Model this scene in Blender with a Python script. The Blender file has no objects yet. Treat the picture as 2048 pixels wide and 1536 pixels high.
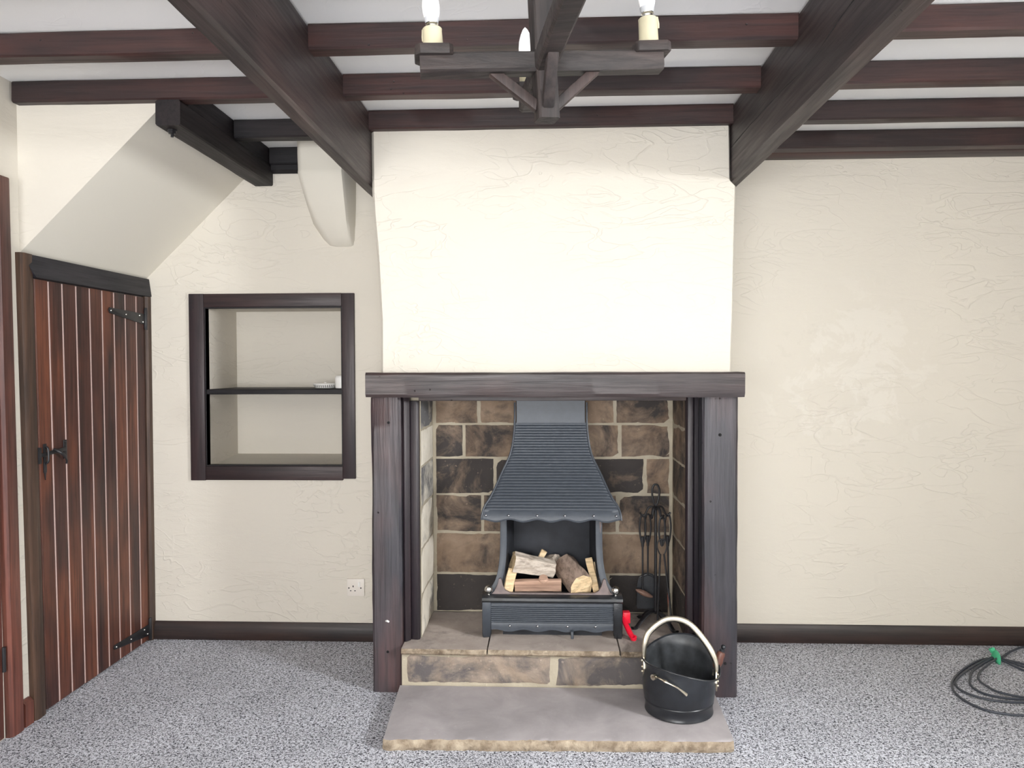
import bpy, bmesh, math, random
from mathutils import Vector, Matrix, noise

scene = bpy.context.scene
COL = scene.collection
PI = math.pi

# ------------------------------------------------------------------ camera, light, exposure
def make_camera(loc, yaw, pitch, roll, f_px, w=2048.0):
    y, p, r = math.radians(yaw), math.radians(pitch), math.radians(roll)
    fw = Vector((-math.sin(y)*math.cos(p), math.cos(y)*math.cos(p), -math.sin(p)))
    rt = Vector((math.cos(y), math.sin(y), 0)); dn = fw.cross(rt)
    c, s = math.cos(r), math.sin(r)
    R = c*rt + s*dn; D = -s*rt + c*dn
    m = Matrix(((R.x, -D.x, -fw.x, loc[0]), (R.y, -D.y, -fw.y, loc[1]), (R.z, -D.z, -fw.z, loc[2]), (0, 0, 0, 1)))
    cd = bpy.data.cameras.new('camera'); cd.sensor_width = 36; cd.lens = f_px/w*36; cd.clip_start = 0.02
    o = bpy.data.objects.new('camera', cd); COL.objects.link(o); o.matrix_world = m
    scene.camera = o

make_camera((0, 0, 1.36), 2.56, 1.39, 0.2, 1540)

scene.view_settings.view_transform = 'Standard'
scene.view_settings.look = 'None'
scene.view_settings.gamma = 1
scene.view_settings.use_curve_mapping = False
scene.view_settings.exposure = 0.07

world = bpy.data.worlds.new('world'); scene.world = world; world.use_nodes = True
bg = world.node_tree.nodes['Background']
bg.inputs['Color'].default_value = (0.80, 0.90, 1.0, 1); bg.inputs['Strength'].default_value = 1.2

def daylight(name, loc, rot, sx, sy, power, color):
    l = bpy.data.lights.new(name, 'AREA'); l.shape = 'RECTANGLE'; l.size = sx; l.size_y = sy
    l.energy = power; l.color = color
    o = bpy.data.objects.new(name, l); COL.objects.link(o); o.location = loc; o.rotation_euler = rot
    return o
WIN_R = dict(y0=0.20, y1=1.22, z0=1.00, z1=2.02)     # window in the right-hand wall
WIN_FILL = dict(x0=-1.9, x1=.8, z0=0.75, z1=2.15)      # unseen wide window behind the camera, added for fill light
daylight('daylight_right', (3.16, 0.72, 1.88), (0, math.radians(46), 0), 0.55, 0.60, 235, (0.97, 0.985, 1.0))
daylight('fill_rear', (-0.55, -2.06, 1.25), (math.radians(146), 0, 0), 2.6, 1.4, 285, (0.99, 0.99, 1.0))  # added fill lamp behind the camera, tilted up to brighten the ceiling

# ------------------------------------------------------------------ materials
class NT:
    def __init__(s, name):
        s.m = bpy.data.materials.new(name); s.m.use_nodes = True
        s.t = s.m.node_tree; s.n = s.t.nodes; s.l = s.t.links
        s.b = s.n['Principled BSDF']
    def node(s, typ, **kw):
        n = s.n.new(typ)
        for k, v in kw.items():
            if k.startswith('i_'):
                key = k[2:].replace('_', ' ')
                n.inputs[key].default_value = v
            else: setattr(n, k, v)
        return n
    def link(s, a, b): s.l.new(a, b)
    def coords(s, scale=(1, 1, 1), rnd=True):
        tc = s.node('ShaderNodeTexCoord'); out = tc.outputs['Object']
        if rnd:
            oi = s.node('ShaderNodeObjectInfo')
            mu = s.node('ShaderNodeMath', operation='MULTIPLY'); mu.inputs[1].default_value = 17.3
            s.link(oi.outputs['Random'], mu.inputs[0])
            ad = s.node('ShaderNodeVectorMath', operation='ADD')
            s.link(out, ad.inputs[0]); s.link(mu.outputs[0], ad.inputs[1]); out = ad.outputs[0]
        mp = s.node('ShaderNodeMapping'); mp.inputs['Scale'].default_value = scale
        s.link(out, mp.inputs['Vector'])
        return mp.outputs['Vector'], out
    def noise(s, vec, scale, detail=4, rough=.55, dist=0):
        n = s.node('ShaderNodeTexNoise'); n.inputs['Scale'].default_value = scale
        n.inputs['Detail'].default_value = detail; n.inputs['Roughness'].default_value = rough
        n.inputs['Distortion'].default_value = dist
        s.link(vec, n.inputs['Vector']); return n.outputs['Fac']
    def ramp(s, fac, stops, interp='LINEAR'):
        r = s.node('ShaderNodeValToRGB'); cr = r.color_ramp; cr.interpolation = interp
        while len(cr.elements) < len(stops): cr.elements.new(.5)
        for e, (p, c) in zip(cr.elements, stops):
            e.position = p
            e.color = (c, c, c, 1) if isinstance(c, (int, float)) else (*c, 1)
        s.link(fac, r.inputs['Fac']); return r.outputs['Color']
    def mix(s, fac, a, b, blend='MIX'):
        m = s.node('ShaderNodeMix', data_type='RGBA', blend_type=blend)
        for sock, v in ((m.inputs[0], fac), (m.inputs[6], a), (m.inputs[7], b)):
            if isinstance(v, (int, float)): sock.default_value = v
            elif isinstance(v, tuple): sock.default_value = (*v, 1)
            else: s.link(v, sock)
        return m.outputs[2]
    def math(s, op, a, b=0.5):
        m = s.node('ShaderNodeMath', operation=op)
        for sock, v in ((m.inputs[0], a), (m.inputs[1], b)):
            if isinstance(v, (int, float)): sock.default_value = v
            else: s.link(v, sock)
        return m.outputs[0]
    def bump(s, h, strength, dist):
        b = s.node('ShaderNodeBump'); b.inputs['Strength'].default_value = strength
        b.inputs['Distance'].default_value = dist; s.link(h, b.inputs['Height'])
        s.link(b.outputs['Normal'], s.b.inputs['Normal'])
    def set(s, color=None, rough=.5, metal=0, spec=.5):
        if color is not None:
            if isinstance(color, tuple): s.b.inputs['Base Color'].default_value = (*color, 1)
            else: s.link(color, s.b.inputs['Base Color'])
        if isinstance(rough, (int, float)): s.b.inputs['Roughness'].default_value = rough
        else: s.link(rough, s.b.inputs['Roughness'])
        s.b.inputs['Metallic'].default_value = metal
        s.b.inputs['Specular IOR Level'].default_value = spec
        return s.m

def plaster(name, color, color2, ridge=1.0, patch=None):
    k = NT(name); v, raw = k.coords((1, 1, 2.6), rnd=False)
    n1 = k.noise(v, 1.9, 3, .5, .9)
    d = k.math('ABSOLUTE', k.math('SUBTRACT', n1, .5))
    r1 = k.ramp(d, [(0, 1.0), (.012, 0.0)])
    n2 = k.noise(v, 3.7, 2, .5, 1.4)
    d2 = k.math('ABSOLUTE', k.math('SUBTRACT', n2, .47))
    r2 = k.ramp(d2, [(0, .7), (.014, 0.0)])
    gate = k.ramp(k.noise(raw, 1.6, 2), [(.42, 0.0), (.6, 1.0)])
    h = k.math('ADD', k.math('MULTIPLY', k.math('MAXIMUM', r1, r2), gate), k.math('MULTIPLY', k.noise(v, 9, 5, .6), .9))
    h = k.math('ADD', h, k.math('MULTIPLY', n1, 2.5))
    h = k.math('ADD', h, k.math('MULTIPLY', k.noise(raw, 160, 2), .12))
    c = k.mix(k.ramp(k.noise(raw, 1.3, 4), [(.3, 0.0), (.7, 1.0)]), color, color2)
    if patch:
        (px, pz, rad) = patch
        sep = k.node('ShaderNodeVectorMath', operation='DISTANCE')
        fl = k.node('ShaderNodeVectorMath', operation='MULTIPLY'); fl.inputs[1].default_value = (1, 0, 1)
        k.link(raw, fl.inputs[0]); k.link(fl.outputs[0], sep.inputs[0]); sep.inputs[1].default_value = (px, 0, pz)
        near = k.ramp(k.math('DIVIDE', sep.outputs['Value'], rad), [(.35, 1.0), (1.0, 0.0)])
        blot = k.ramp(k.math('ADD', k.noise(raw, 5.5, 8, .68, .5), k.math('MULTIPLY', near, .14)), [(.62, 0.0), (.66, 1.0)])
        c = k.mix(k.math('MULTIPLY', k.math('MULTIPLY', blot, near), .36), c, (.73, .70, .635))
        grey = k.ramp(k.noise(raw, 9, 6, .7), [(.60, 0.0), (.64, 1.0)])
        c = k.mix(k.math('MULTIPLY', k.math('MULTIPLY', grey, near), .3), c, (.55, .52, .45))
    k.bump(h, .42*ridge, .006)
    return k.set(c, .82, spec=.25)

def wood(name, dark, mid, red, axis, rough=.42, bumpv=.35, redamt=.5, scale=1.0, holes=0.0, spec=.5):
    k = NT(name)
    a = {'X': 0, 'Y': 1, 'Z': 2}[axis]
    sc = [9.0*scale]*3; sc[a] = .8*scale
    v, raw = k.coords(tuple(sc))
    sc2 = [70.0]*3; sc2[a] = 3.0
    mp = k.node('ShaderNodeMapping'); mp.inputs['Scale'].default_value = sc2; k.link(raw, mp.inputs['Vector'])
    big = k.noise(v, 1.5, 5, .6, .7)
    fine = k.noise(mp.outputs['Vector'], 1.0, 4, .65, .3)
    sc3 = [2.2]*3; sc3[a] = .7
    mp3 = k.node('ShaderNodeMapping'); mp3.inputs['Scale'].default_value = sc3; k.link(raw, mp3.inputs['Vector'])
    patch = k.noise(mp3.outputs['Vector'], 2.0, 3, .55)
    c = k.mix(k.ramp(big, [(.32, 0.0), (.68, 1.0)]), dark, mid)
    c = k.mix(k.math('MULTIPLY', k.ramp(patch, [(.45, 0.0), (.66, 1.0)]), redamt), c, red)
    c = k.mix(k.ramp(fine, [(.35, .55), (.55, 0.0)]), c, tuple(x*.35 for x in dark))
    h = k.math('ADD', k.math('MULTIPLY', fine, .8), k.math('MULTIPLY', big, .5))
    if holes:
        vo = k.node('ShaderNodeTexVoronoi'); vo.inputs['Scale'].default_value = 22
        k.link(raw, vo.inputs['Vector'])
        hl = k.ramp(vo.outputs['Distance'], [(.05, 1.0), (.085, 0.0)])
        hl = k.math('MULTIPLY', hl, k.ramp(k.noise(raw, 5, 2), [(.5, 0.0), (.58, 1.0)]))
        c = k.mix(k.math('MULTIPLY', hl, holes), c, (.002, .002, .002))
        h = k.math('SUBTRACT', h, k.math('MULTIPLY', hl, 2.0))
    rr = k.ramp(fine, [(.3, min(1, rough+.18)), (.7, rough)])
    k.bump(h, bumpv, .004)
    return k.set(c, rr, spec=spec)

def stone(name, cols, soot, mortar=False, rough=.85, bumpv=.6, tint=True, scale=1.0, specks=.3):
    """cols: two stone colours; per-block attribute 'tint' shifts between them and the soot"""
    k = NT(name); v, raw = k.coords((1, 1, 1), rnd=False)
    at = k.node('ShaderNodeAttribute', attribute_name='tint')
    n = k.noise(raw, 7*scale, 6, .62, .4)
    c = k.mix(k.ramp(n, [(.3, 0.0), (.7, 1.0)]), cols[0], cols[1])
    if tint:
        m = k.math('ADD', k.noise(raw, 5.2*scale, 8, .68, .5), k.math('MULTIPLY', k.math('SUBTRACT', at.outputs['Fac'], .5), .55))
        c = k.mix(k.ramp(m, [(.42, 0.0), (.62, .92)]), c, soot)
    sp = k.ramp(k.noise(raw, 60, 3), [(.66, 0.0), (.76, specks)])
    c = k.mix(sp, c, tuple(min(1, x*1.8) for x in cols[1]))
    h = k.math('ADD', k.math('MULTIPLY', k.noise(raw, 30*scale, 6, .7), .6), k.noise(raw, 8*scale, 4))
    k.bump(h, bumpv, .006)
    return k.set(c, rough, spec=.3)

def simple(name, color, rough=.5, metal=0, spec=.5, var=0.0, nscale=20, bumpv=0.0):
    k = NT(name); v, raw = k.coords((1, 1, 1))
    if var:
        n = k.noise(raw, nscale, 4)
        c = k.mix(k.ramp(n, [(.3, 0.0), (.7, 1.0)]), tuple(x*(1-var) for x in color), tuple(min(1, x*(1+var)) for x in color))
    else: c = color
    if bumpv: k.bump(k.noise(raw, nscale*4, 4), bumpv, .002)
    return k.set(c, rough, metal, spec)

def carpet_mat():
    k = NT('carpet'); v, raw = k.coords((1, 1, 1), rnd=False)
    n = k.noise(raw, 135, 2, .6, 1.0)
    n2 = k.noise(raw, 300, 2, .6, .8)
    f = k.math('ADD', k.math('MULTIPLY', n, .6), k.math('MULTIPLY', n2, .4))
    c = k.ramp(f, [(.40, (.020, .021, .028)), (.455, (.17, .17, .19)), (.495, (.62, .62, .66)), (.55, (.92, .92, .96))])
    big = k.ramp(k.noise(raw, 3.0, 3), [(.3, .85), (.7, 1.0)])
    c = k.mix(1.0, c, big, 'MULTIPLY')
    c = k.mix(1.0, c, (.95, .965, 1.0), 'MULTIPLY')
    k.bump(f, 1.0, .012)
    return k.set(c, .95, spec=.1)

M = {}
M['wall'] = plaster('cream_plaster', (.655, .614, .537), (.63, .592, .522))
M['wall_patch'] = plaster('cream_plaster_patched', (.655, .614, .537), (.637, .60, .527), patch=(1.50, 1.28, .62))
M['ceil'] = plaster('white_ceiling_paint', (.90, .90, .89), (.88, .88, .87), ridge=.35)
M['soffit'] = plaster('smooth_cream_plaster', (.70, .665, .585), (.68, .65, .575), ridge=.12)
M['carpet'] = carpet_mat()
DK, MD, RD = (.015, .011, .012), (.043, .029, .028), (.072, .033, .028)
for ax in 'XYZ':
    M['beam'+ax] = wood('dark_beam_wood_'+ax, DK, MD, RD, ax, .40, .35, .45, holes=.9)
M['joist'] = wood('dark_joist_wood', (.015, .009, .010), (.039, .020, .019), (.074, .026, .021), 'X', .42, .3, .6, holes=.8)
M['blackwood'] = wood('black_stained_wood', (.006, .006, .008), (.015, .012, .014), (.03, .016, .014), 'X', .5, .25, .3, spec=.35)
M['blackwoodY'] = wood('black_trimmer_wood', (.006, .006, .008), (.015, .012, .014), (.03, .016, .014), 'Y', .5, .25, .3, spec=.35)
M['postZ'] = wood('hewn_post_wood', (.015, .015, .021), (.046, .042, .051), (.105, .046, .040), 'Z', .38, .8, .5, holes=1.0, spec=.6)
M['mantelX'] = wood('hewn_mantel_wood', (.017, .014, .015), (.050, .037, .037), (.080, .040, .033), 'X', .40, .7, .5, scale=.8, holes=.4, spec=.6)
M['lining'] = wood('lining_board_wood', (.010, .008, .012), (.028, .019, .024), (.045, .020, .022), 'Z', .35, .2, .4, spec=.6)
M['plank'] = wood('stained_pine_plank', (.022, .010, .010), (.085, .027, .018), (.200, .062, .030), 'Z', .38, .2, .75, spec=.5)
M['frameZ'] = wood('door_frame_wood', (.030, .018, .013), (.085, .045, .028), (.110, .055, .032), 'Z', .45, .25, .5)
M['frameBlack'] = wood('door_head_black_wood', (.010, .011, .016), (.020, .018, .024), (.03, .022, .022), 'Y', .5, .2, .3)
M['reddoor'] = wood('reddish_door_wood', (.05, .018, .015), (.13, .042, .030), (.22, .070, .045), 'Z', .35, .2, .6)
M['nicheX'] = wood('niche_frame_wood_x', (.014, .009, .011), (.040, .021, .021), (.060, .027, .024), 'X', .42, .25, .4)
M['nicheZ'] = wood('niche_frame_wood_z', (.013, .010, .014), (.036, .022, .024), (.055, .027, .025), 'Z', .42, .25, .4, holes=.7)
M['skirt'] = wood('skirting_wood', (.012, .009, .010), (.036, .022, .019), (.060, .030, .022), 'X', .35, .2, .4)
M['chand'] = wood('chandelier_wood', (.010, .008, .008), (.034, .025, .023), (.055, .032, .027), 'X', .5, .5, .4, scale=2.0)
M['chandZ'] = wood('chandelier_post_wood', (.011, .009, .009), (.036, .026, .024), (.070, .034, .028), 'Z', .5, .5, .4, scale=2.0)
M['groove_glint'] = simple('pale_groove_glint', (.55, .40, .37), .6)  # pale tone paints the window glint on the groove bevels
M['dark'] = simple('dark_void', (.004, .004, .005), .9)
M['iron'] = simple('black_iron', (.012, .012, .014), .45, 0, .5, .3, 40, .2)
M['hood'] = simple('graphite_cast_iron', (.046, .054, .067), .42, 0, .4, .08, 60)
M['castdark'] = simple('dark_cast_iron', (.018, .020, .024), .35, 0, .6, .3, 30, .2)
M['soot'] = simple('sooty_iron', (.022, .024, .030), .7, 0, .4, .45, 9, .3)
M['bowl'] = simple('heat_greyed_iron', (.18, .145, .14), .7, 0, .3, .2, 30, .3)
M['steel'] = simple('bright_steel', (.75, .74, .70), .18, 1.0)
M['stud'] = simple('steel_stud', (.45, .46, .48), .3, 1.0)
M['brass'] = simple('aged_brass', (.70, .645, .52), .30, 1.0, .5, .18, 30)
M['scuttle'] = simple('black_painted_steel', (.012, .014, .018), .30, 0, .55, .3, 25, .12)
M['scuttle_in'] = simple('worn_scuttle_lining', (.035, .038, .042), .42, 0, .5, .4, 25, .12)
M['grip'] = wood('turned_grip_wood', (.08, .03, .022), (.17, .07, .05), (.2, .08, .05), 'Z', .35, .2, .4)
M['red'] = simple('red_plastic', (.72, .010, .035), .35, 0, .5)
M['green'] = simple('green_tape', (.06, .42, .22), .6)
M['cable'] = simple('dark_grey_cable', (.040, .046, .062), .45, 0, .5)
M['white'] = simple('white_plastic', (.82, .81, .78), .4)
M['offwhite'] = simple('ivory_socket_plastic', (.74, .69, .63), .4)
M['candle'] = simple('cream_candle_sleeve', (.44, .40, .28), .5, 0, .4, .05, 30)
M['bulb'] = simple('frosted_bulb', (.90, .90, .90), .3)
M['collar'] = simple('grey_bulb_collar', (.42, .43, .45), .35)
M['stoneback'] = stone('fireback_stone', ((.17, .115, .078), (.32, .238, .172)), (.030, .029, .031))
M['stoneside'] = stone('fireside_stone', ((.60, .55, .46), (.82, .77, .67)), (.085, .088, .10))
M['riser'] = stone('riser_stone', ((.26, .20, .15), (.38, .31, .25)), (.085, .080, .085), bumpv=.7)
M['mortar'] = stone('lime_mortar', ((.33, .29, .22), (.46, .41, .32)), (.2, .18, .14), tint=False, bumpv=.8)
M['slab'] = stone('grey_flagstone', ((.27, .25, .255), (.40, .372, .378)), (.2, .19, .2), tint=False, bumpv=.25, rough=.7, scale=.7, specks=.12)
M['slabtop'] = stone('warm_flagstone', ((.33, .28, .25), (.47, .41, .37)), (.16, .14, .13), bumpv=.35, rough=.75)
M['chisel'] = stone('chiselled_stone_edge', ((.17, .125, .085), (.46, .385, .29)), (.09, .065, .045), bumpv=1.0, scale=3.6)
M['bark'] = wood('pale_bark', (.30, .25, .20), (.60, .53, .46), (.62, .53, .44), 'X', .85, .7, .4, scale=2, spec=.2)
M['bark2'] = wood('brown_bark', (.27, .17, .125), (.52, .35, .26), (.62, .38, .27), 'X', .85, .7, .5, scale=2, spec=.2)
M['bark3'] = wood('grey_brown_bark', (.17, .12, .095), (.34, .26, .21), (.42, .31, .25), 'Y', .85, .7, .5, scale=2, spec=.2)
M['cut'] = wood('cut_wood', (.62, .44, .25), (.80, .64, .42), (.78, .55, .30), 'X', .8, .3, .4, scale=2, spec=.2)
M['brush'] = simple('brown_brush_wood', (.17, .10, .075), .6, 0, .4, .25, 30)

# ------------------------------------------------------------------ mesh helpers
class MB:
    def __init__(s): s.v = []; s.f = []; s.mi = []; s.t = []
    def add(s, verts, faces, mi=0, tint=.5):
        o = len(s.v); s.v += [tuple(p) for p in verts]
        for f in faces: s.f.append([i+o for i in f]); s.mi.append(mi); s.t.append(tint)
        return s
    def box(s, x0, x1, y0, y1, z0, z1, mi=0, tint=.5):
        v = [(x, y, z) for z in (z0, z1) for y in (y0, y1) for x in (x0, x1)]
        return s.add(v, [(0, 2, 3, 1), (4, 5, 7, 6), (0, 1, 5, 4), (2, 6, 7, 3), (0, 4, 6, 2), (1, 3, 7, 5)], mi, tint)
    def loft(s, rings, mi=0, tint=.5, close=True, caps=True, capmi=None):
        n = len(rings[0]); v = [p for r in rings for p in r]; f = []
        m = n if close else n-1
        for i in range(len(rings)-1):
            for j in range(m):
                k = (j+1) % n
                f.append((i*n+j, i*n+k, (i+1)*n+k, (i+1)*n+j))
        s.add(v, f, mi, tint)
        if caps:
            c = mi if capmi is None else capmi
            s.add(rings[0], [tuple(range(n))[::-1]], c, tint); s.add(rings[-1], [tuple(range(n))], c, tint)
        return s
    def prism(s, poly, axis, a, b, mi=0, tint=.5):
        def P(u, w, t):
            return {'X': (t, u, w), 'Y': (u, t, w), 'Z': (u, w, t)}[axis]
        return s.loft([[P(u, w, a) for u, w in poly], [P(u, w, b) for u, w in poly]], mi, tint)
    def tube(s, pts, r, seg=10, mi=0, closed=False, caps=True, squash=None):
        pts = [Vector(p) for p in pts]; n = len(pts); rings = []
        rr = r if isinstance(r, (list, tuple)) else [r]*n
        up = None
        for i, p in enumerate(pts):
            a = pts[(i-1) % n] if (closed or i > 0) else p
            b = pts[(i+1) % n] if (closed or i < n-1) else p
            t = (b-a).normalized()
            if up is None:
                up = Vector((0, 0, 1)) if abs(t.z) < .9 else Vector((0, 1, 0))
            e = t.cross(up)
            if e.length < 1e-5: e = t.cross(Vector((1, 0, 0)))
            e.normalize(); up = e.cross(t).normalized()
            sq = squash or (1, 1)
            rings.append([p + rr[i]*(math.cos(q)*e*sq[0] + math.sin(q)*up*sq[1]) for q in [2*PI*j/seg for j in range(seg)]])
        if closed: rings.append(rings[0]); caps = False
        return s.loft(rings, mi, caps=caps)
    def lathe(s, prof, c=(0, 0, 0), axis=(0, 0, 1), seg=24, mi=0, caps=True):
        ax = Vector(axis).normalized(); e = ax.cross(Vector((0, 1, 0)) if abs(ax.y) < .9 else Vector((1, 0, 0))).normalized(); g = ax.cross(e)
        c = Vector(c)
        rings = [[c + ax*h + r*(math.cos(q)*e + math.sin(q)*g) for q in [2*PI*j/seg for j in range(seg)]] for r, h in prof]
        return s.loft(rings, mi, caps=caps)
    def ball(s, c, r, seg=16, mi=0, sc=(1, 1, 1)):
        pr = [(max(1e-4, math.sin(PI*i/10)), -math.cos(PI*i/10)) for i in range(11)]
        rings = [[(c[0]+sc[0]*r*a*math.cos(2*PI*j/seg), c[1]+sc[1]*r*a*math.sin(2*PI*j/seg), c[2]+sc[2]*r*h) for j in range(seg)] for a, h in pr]
        return s.loft(rings, mi)
    def xform(s, m, start=0):
        for i in range(start, len(s.v)): s.v[i] = tuple(m @ Vector(s.v[i]))
        return s

def smoothpath(pts, k=6, closed=False):
    P = [Vector(p) for p in pts]; n = len(P); out = []
    for i in range(n if closed else n-1):
        g = (lambda j: P[j % n]) if closed else (lambda j: P[max(0, min(n-1, j))])
        a, b, c, d = g(i-1), g(i), g(i+1), g(i+2)
        for q in range(k):
            t = q/k
            out.append(.5*((2*b)+(c-a)*t+(2*a-5*b+4*c-d)*t*t+(3*b-a-3*c+d)*t**3))
    if not closed: out.append(P[-1])
    return out

def build(name, mb, mats, parent=None, origin=None, bevel=0, smooth=35, seg=2, merge=True):
    if not isinstance(mats, (list, tuple)): mats = [mats]
    me = bpy.data.meshes.new(name); me.from_pydata(mb.v, [], mb.f)
    for m in mats: me.materials.append(m)
    for p, i in zip(me.polygons, mb.mi): p.material_index = i
    at = me.attributes.new('tint', 'FLOAT', 'FACE')
    for i, t in enumerate(mb.t): at.data[i].value = t
    bm = bmesh.new(); bm.from_mesh(me)
    if merge: bmesh.ops.remove_doubles(bm, verts=bm.verts, dist=1e-5)
    bmesh.ops.recalc_face_normals(bm, faces=bm.faces)
    if bevel:
        es = [e for e in bm.edges if len(e.link_faces) == 2 and e.calc_face_angle(0) > math.radians(50)]
        bmesh.ops.bevel(bm, geom=es, offset=bevel, segments=seg, affect='EDGES', profile=.5, clamp_overlap=True)
    for f in bm.faces: f.smooth = True
    for e in bm.edges:
        if len(e.link_faces) == 2 and e.calc_face_angle(0) > math.radians(smooth): e.smooth = False
    bm.to_mesh(me); bm.free()
    o = bpy.data.objects.new(name, me); COL.objects.link(o)
    if parent is not None:
        off = world_loc(parent)
        if origin is None: origin = off
        o.parent = parent; o.location = Vector(origin)-off
    elif origin is None:
        xs = [v.co for v in me.vertices]
        origin = Vector((sum(p.x for p in xs)/len(xs), sum(p.y for p in xs)/len(xs), min(p.z for p in xs)))
        o.location = origin
    else: o.location = Vector(origin)
    me.transform(Matrix.Translation(-Vector(origin)))
    return o

def world_loc(o):
    p = Vector(o.location)
    while o.parent: o = o.parent; p = p+o.location
    return p
def tag(o, label, cat, group=None, kind='thing'):
    o['label'] = label; o['category'] = cat; o['kind'] = kind
    if group: o['group'] = group
    return o
def thing(name, loc, label, cat, group=None):
    o = bpy.data.objects.new(name, None); COL.objects.link(o); o.location = loc; o.empty_display_size = .05
    return tag(o, label, cat, group)
def struct(name, mb, mats, label, cat, **kw):
    kw.setdefault('merge', False)
    o = build(name, mb, mats, origin=kw.pop('origin', (0, 0, 0)), **kw)
    return tag(o, label, cat, None, 'structure')

def hewn(axis, lo, hi, u0, u1, w0, w1, seg=24, amp=.003, cham=.008, seed=0, mb=None, bow=0.0, tint=.5, wane=0.0):
    """long timber along axis with chamfered, slightly wandering faces. u,w are the other two axes in XYZ order"""
    mb = mb or MB(); rings = []
    for i in range(seg+1):
        t = lo+(hi-lo)*i/seg; c = cham
        base = [(u0+c, w0), (u1-c, w0), (u1, w0+c), (u1, w1-c), (u1-c, w1), (u0+c, w1), (u0, w1-c), (u0, w0+c)]
        if wane:     # worn lower front arris of varying depth
            q = wane*(.35+.9*abs(noise.noise(Vector((t*2.3+seed, 5, 0)))))
            base[0] = (u0+q*.6, w0); base[7] = (u0, w0+q)
        ring = []
        for j, (u, w) in enumerate(base):
            q = noise.noise_vector(Vector((t*3.1+seed*7.7, j*1.37, seed*3.3)))
            q2 = noise.noise_vector(Vector((t*14+seed*2.7, j*2.1, seed*1.9)))
            du, dw = (q.x+.4*q2.x)*amp, (q.y+.4*q2.y)*amp
            u_, w_ = u+du, w+dw+bow*math.sin(PI*i/seg)
            ring.append({'X': (t, u_, w_), 'Y': (u_, t, w_), 'Z': (u_, w_, t)}[axis])
        rings.append(ring)
    mb.loft(rings, tint=tint)
    return mb

def block_face(mb, org, ux, uz, nrm, u0, u1, w0, w1, depth, amp, tint, rnd, nu=10, nw=6, mi=0):
    """a rough-faced stone: front grid bulging along nrm, edges eaten, sides running back by depth"""
    org, ux, uz, nrm = Vector(org), Vector(ux), Vector(uz), Vector(nrm); s = rnd.uniform(0, 90)
    g = []
    for i in range(nw+1):
        for j in range(nu+1):
            a, b = j/nu, i/nw
            u = u0+(u1-u0)*a; w = w0+(w1-w0)*b
            e = min(a, 1-a)*(u1-u0); e2 = min(b, 1-b)*(w1-w0); ed = min(e, e2)
            q = noise.noise_vector(Vector((u*9+s, w*9, s)))
            q2 = noise.noise_vector(Vector((u*40+s, w*40, s)))
            drop = -amp*1.2 if ed < 1e-6 else 0
            ku = (q2.x*amp*.8) if (j in (0, nu) or i in (0, nw)) else 0
            kw = (q2.y*amp*.8) if (j in (0, nu) or i in (0, nw)) else 0
            g.append(org+ux*(u+ku)+uz*(w+kw)+nrm*(q.z*amp+q2.z*amp*.35+drop))
    W = nu+1; f = []
    for i in range(nw):
        for j in range(nu): f.append((i*W+j, i*W+j+1, (i+1)*W+j+1, (i+1)*W+j))
    rim = [j for j in range(W)]+[i*W+nu for i in range(1, nw+1)]+[nw*W+j for j in range(nu-1, -1, -1)]+[i*W for i in range(nw-1, 0, -1)]
    k = len(g); g += [g[i]-nrm*depth for i in rim]
    for i in range(len(rim)):
        j = (i+1) % len(rim); f.append((rim[i], k+i, k+j, rim[j]))
    f.append(tuple(k+i for i in range(len(rim))))
    mb.add(g, f, mi, tint)

R = random.Random(7)
CEIL, JB, YL, YR, XL, XR, YF = 2.42, 2.34, 3.745, 3.80, -1.985, 2.75, -2.0

# ------------------------------------------------------------------ room shell
mb = MB()
mb.box(-2.5, 3.2, -2.6, 4.6, -.2, 0)
struct('floor', mb, M['carpet'], 'grey flecked fitted carpet covering the whole floor', 'floor')
mb = MB(); mb.box(-2.5, 3.2, -2.6, 4.6, CEIL, CEIL+.2)
struct('ceiling', mb, M['ceil'], 'white painted ceiling between the dark joists', 'ceiling')

# back wall left of the chimney, with the plastered recess
nx0, nx1, nz0, nz1, nd = -1.688, -1.0, .865, 1.652, .39
mb = MB()
mb.box(-2.5, nx0, YL, 4.4, 0, CEIL); mb.box(nx1, -.3, YL, 4.4, 0, CEIL)
mb.box(nx0-.001, nx1+.001, YL+.0002, 4.4, 0, nz0-.02); mb.box(nx0-.001, nx1+.001, YL+.0002, 4.4, nz1+.004, CEIL)
mb.box(nx0-.05, nx1+.05, YL+nd, 4.5, nz0-.05, nz1+.05)
mb.prism([(YL+.001, nz0-.05), (YL+.001, nz0-.012), (YL+nd+.01, nz0+.018), (YL+nd+.01, nz0-.05)], 'X', nx0, nx1)
struct('wall_back', mb, M['wall'], 'cream plastered back wall left of the fireplace with a framed recess', 'wall')
mb = MB(); mb.box(.3, 3.2, YR, 4.4, 0, CEIL)
struct('wall_back_right', mb, M['wall_patch'], 'cream rough plastered wall right of the fireplace with pale repair patches', 'wall')
mb = MB(); mb.box(-2.5, XL, -2.6, 4.4, 0, CEIL)
struct('wall_left', mb, M['wall'], 'cream left side wall holding two dark plank doors', 'wall')
w = WIN_R; mb = MB()
mb.box(XR, 3.1, -2.6, w['y0'], 0, CEIL); mb.box(XR, 3.1, w['y1'], 4.4, 0, CEIL)
mb.box(XR, 3.1, w['y0'], w['y1'], 0, w['z0']); mb.box(XR, 3.1, w['y0'], w['y1'], w['z1'], CEIL)
struct('wall_right', mb, M['wall'], 'cream side wall on the right with a window', 'wall')
w = WIN_FILL; mb = MB()
mb.box(-2.5, w['x0'], -2.4, YF, 0, CEIL); mb.box(w['x1'], 3.1, -2.4, YF, 0, CEIL)
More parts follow.
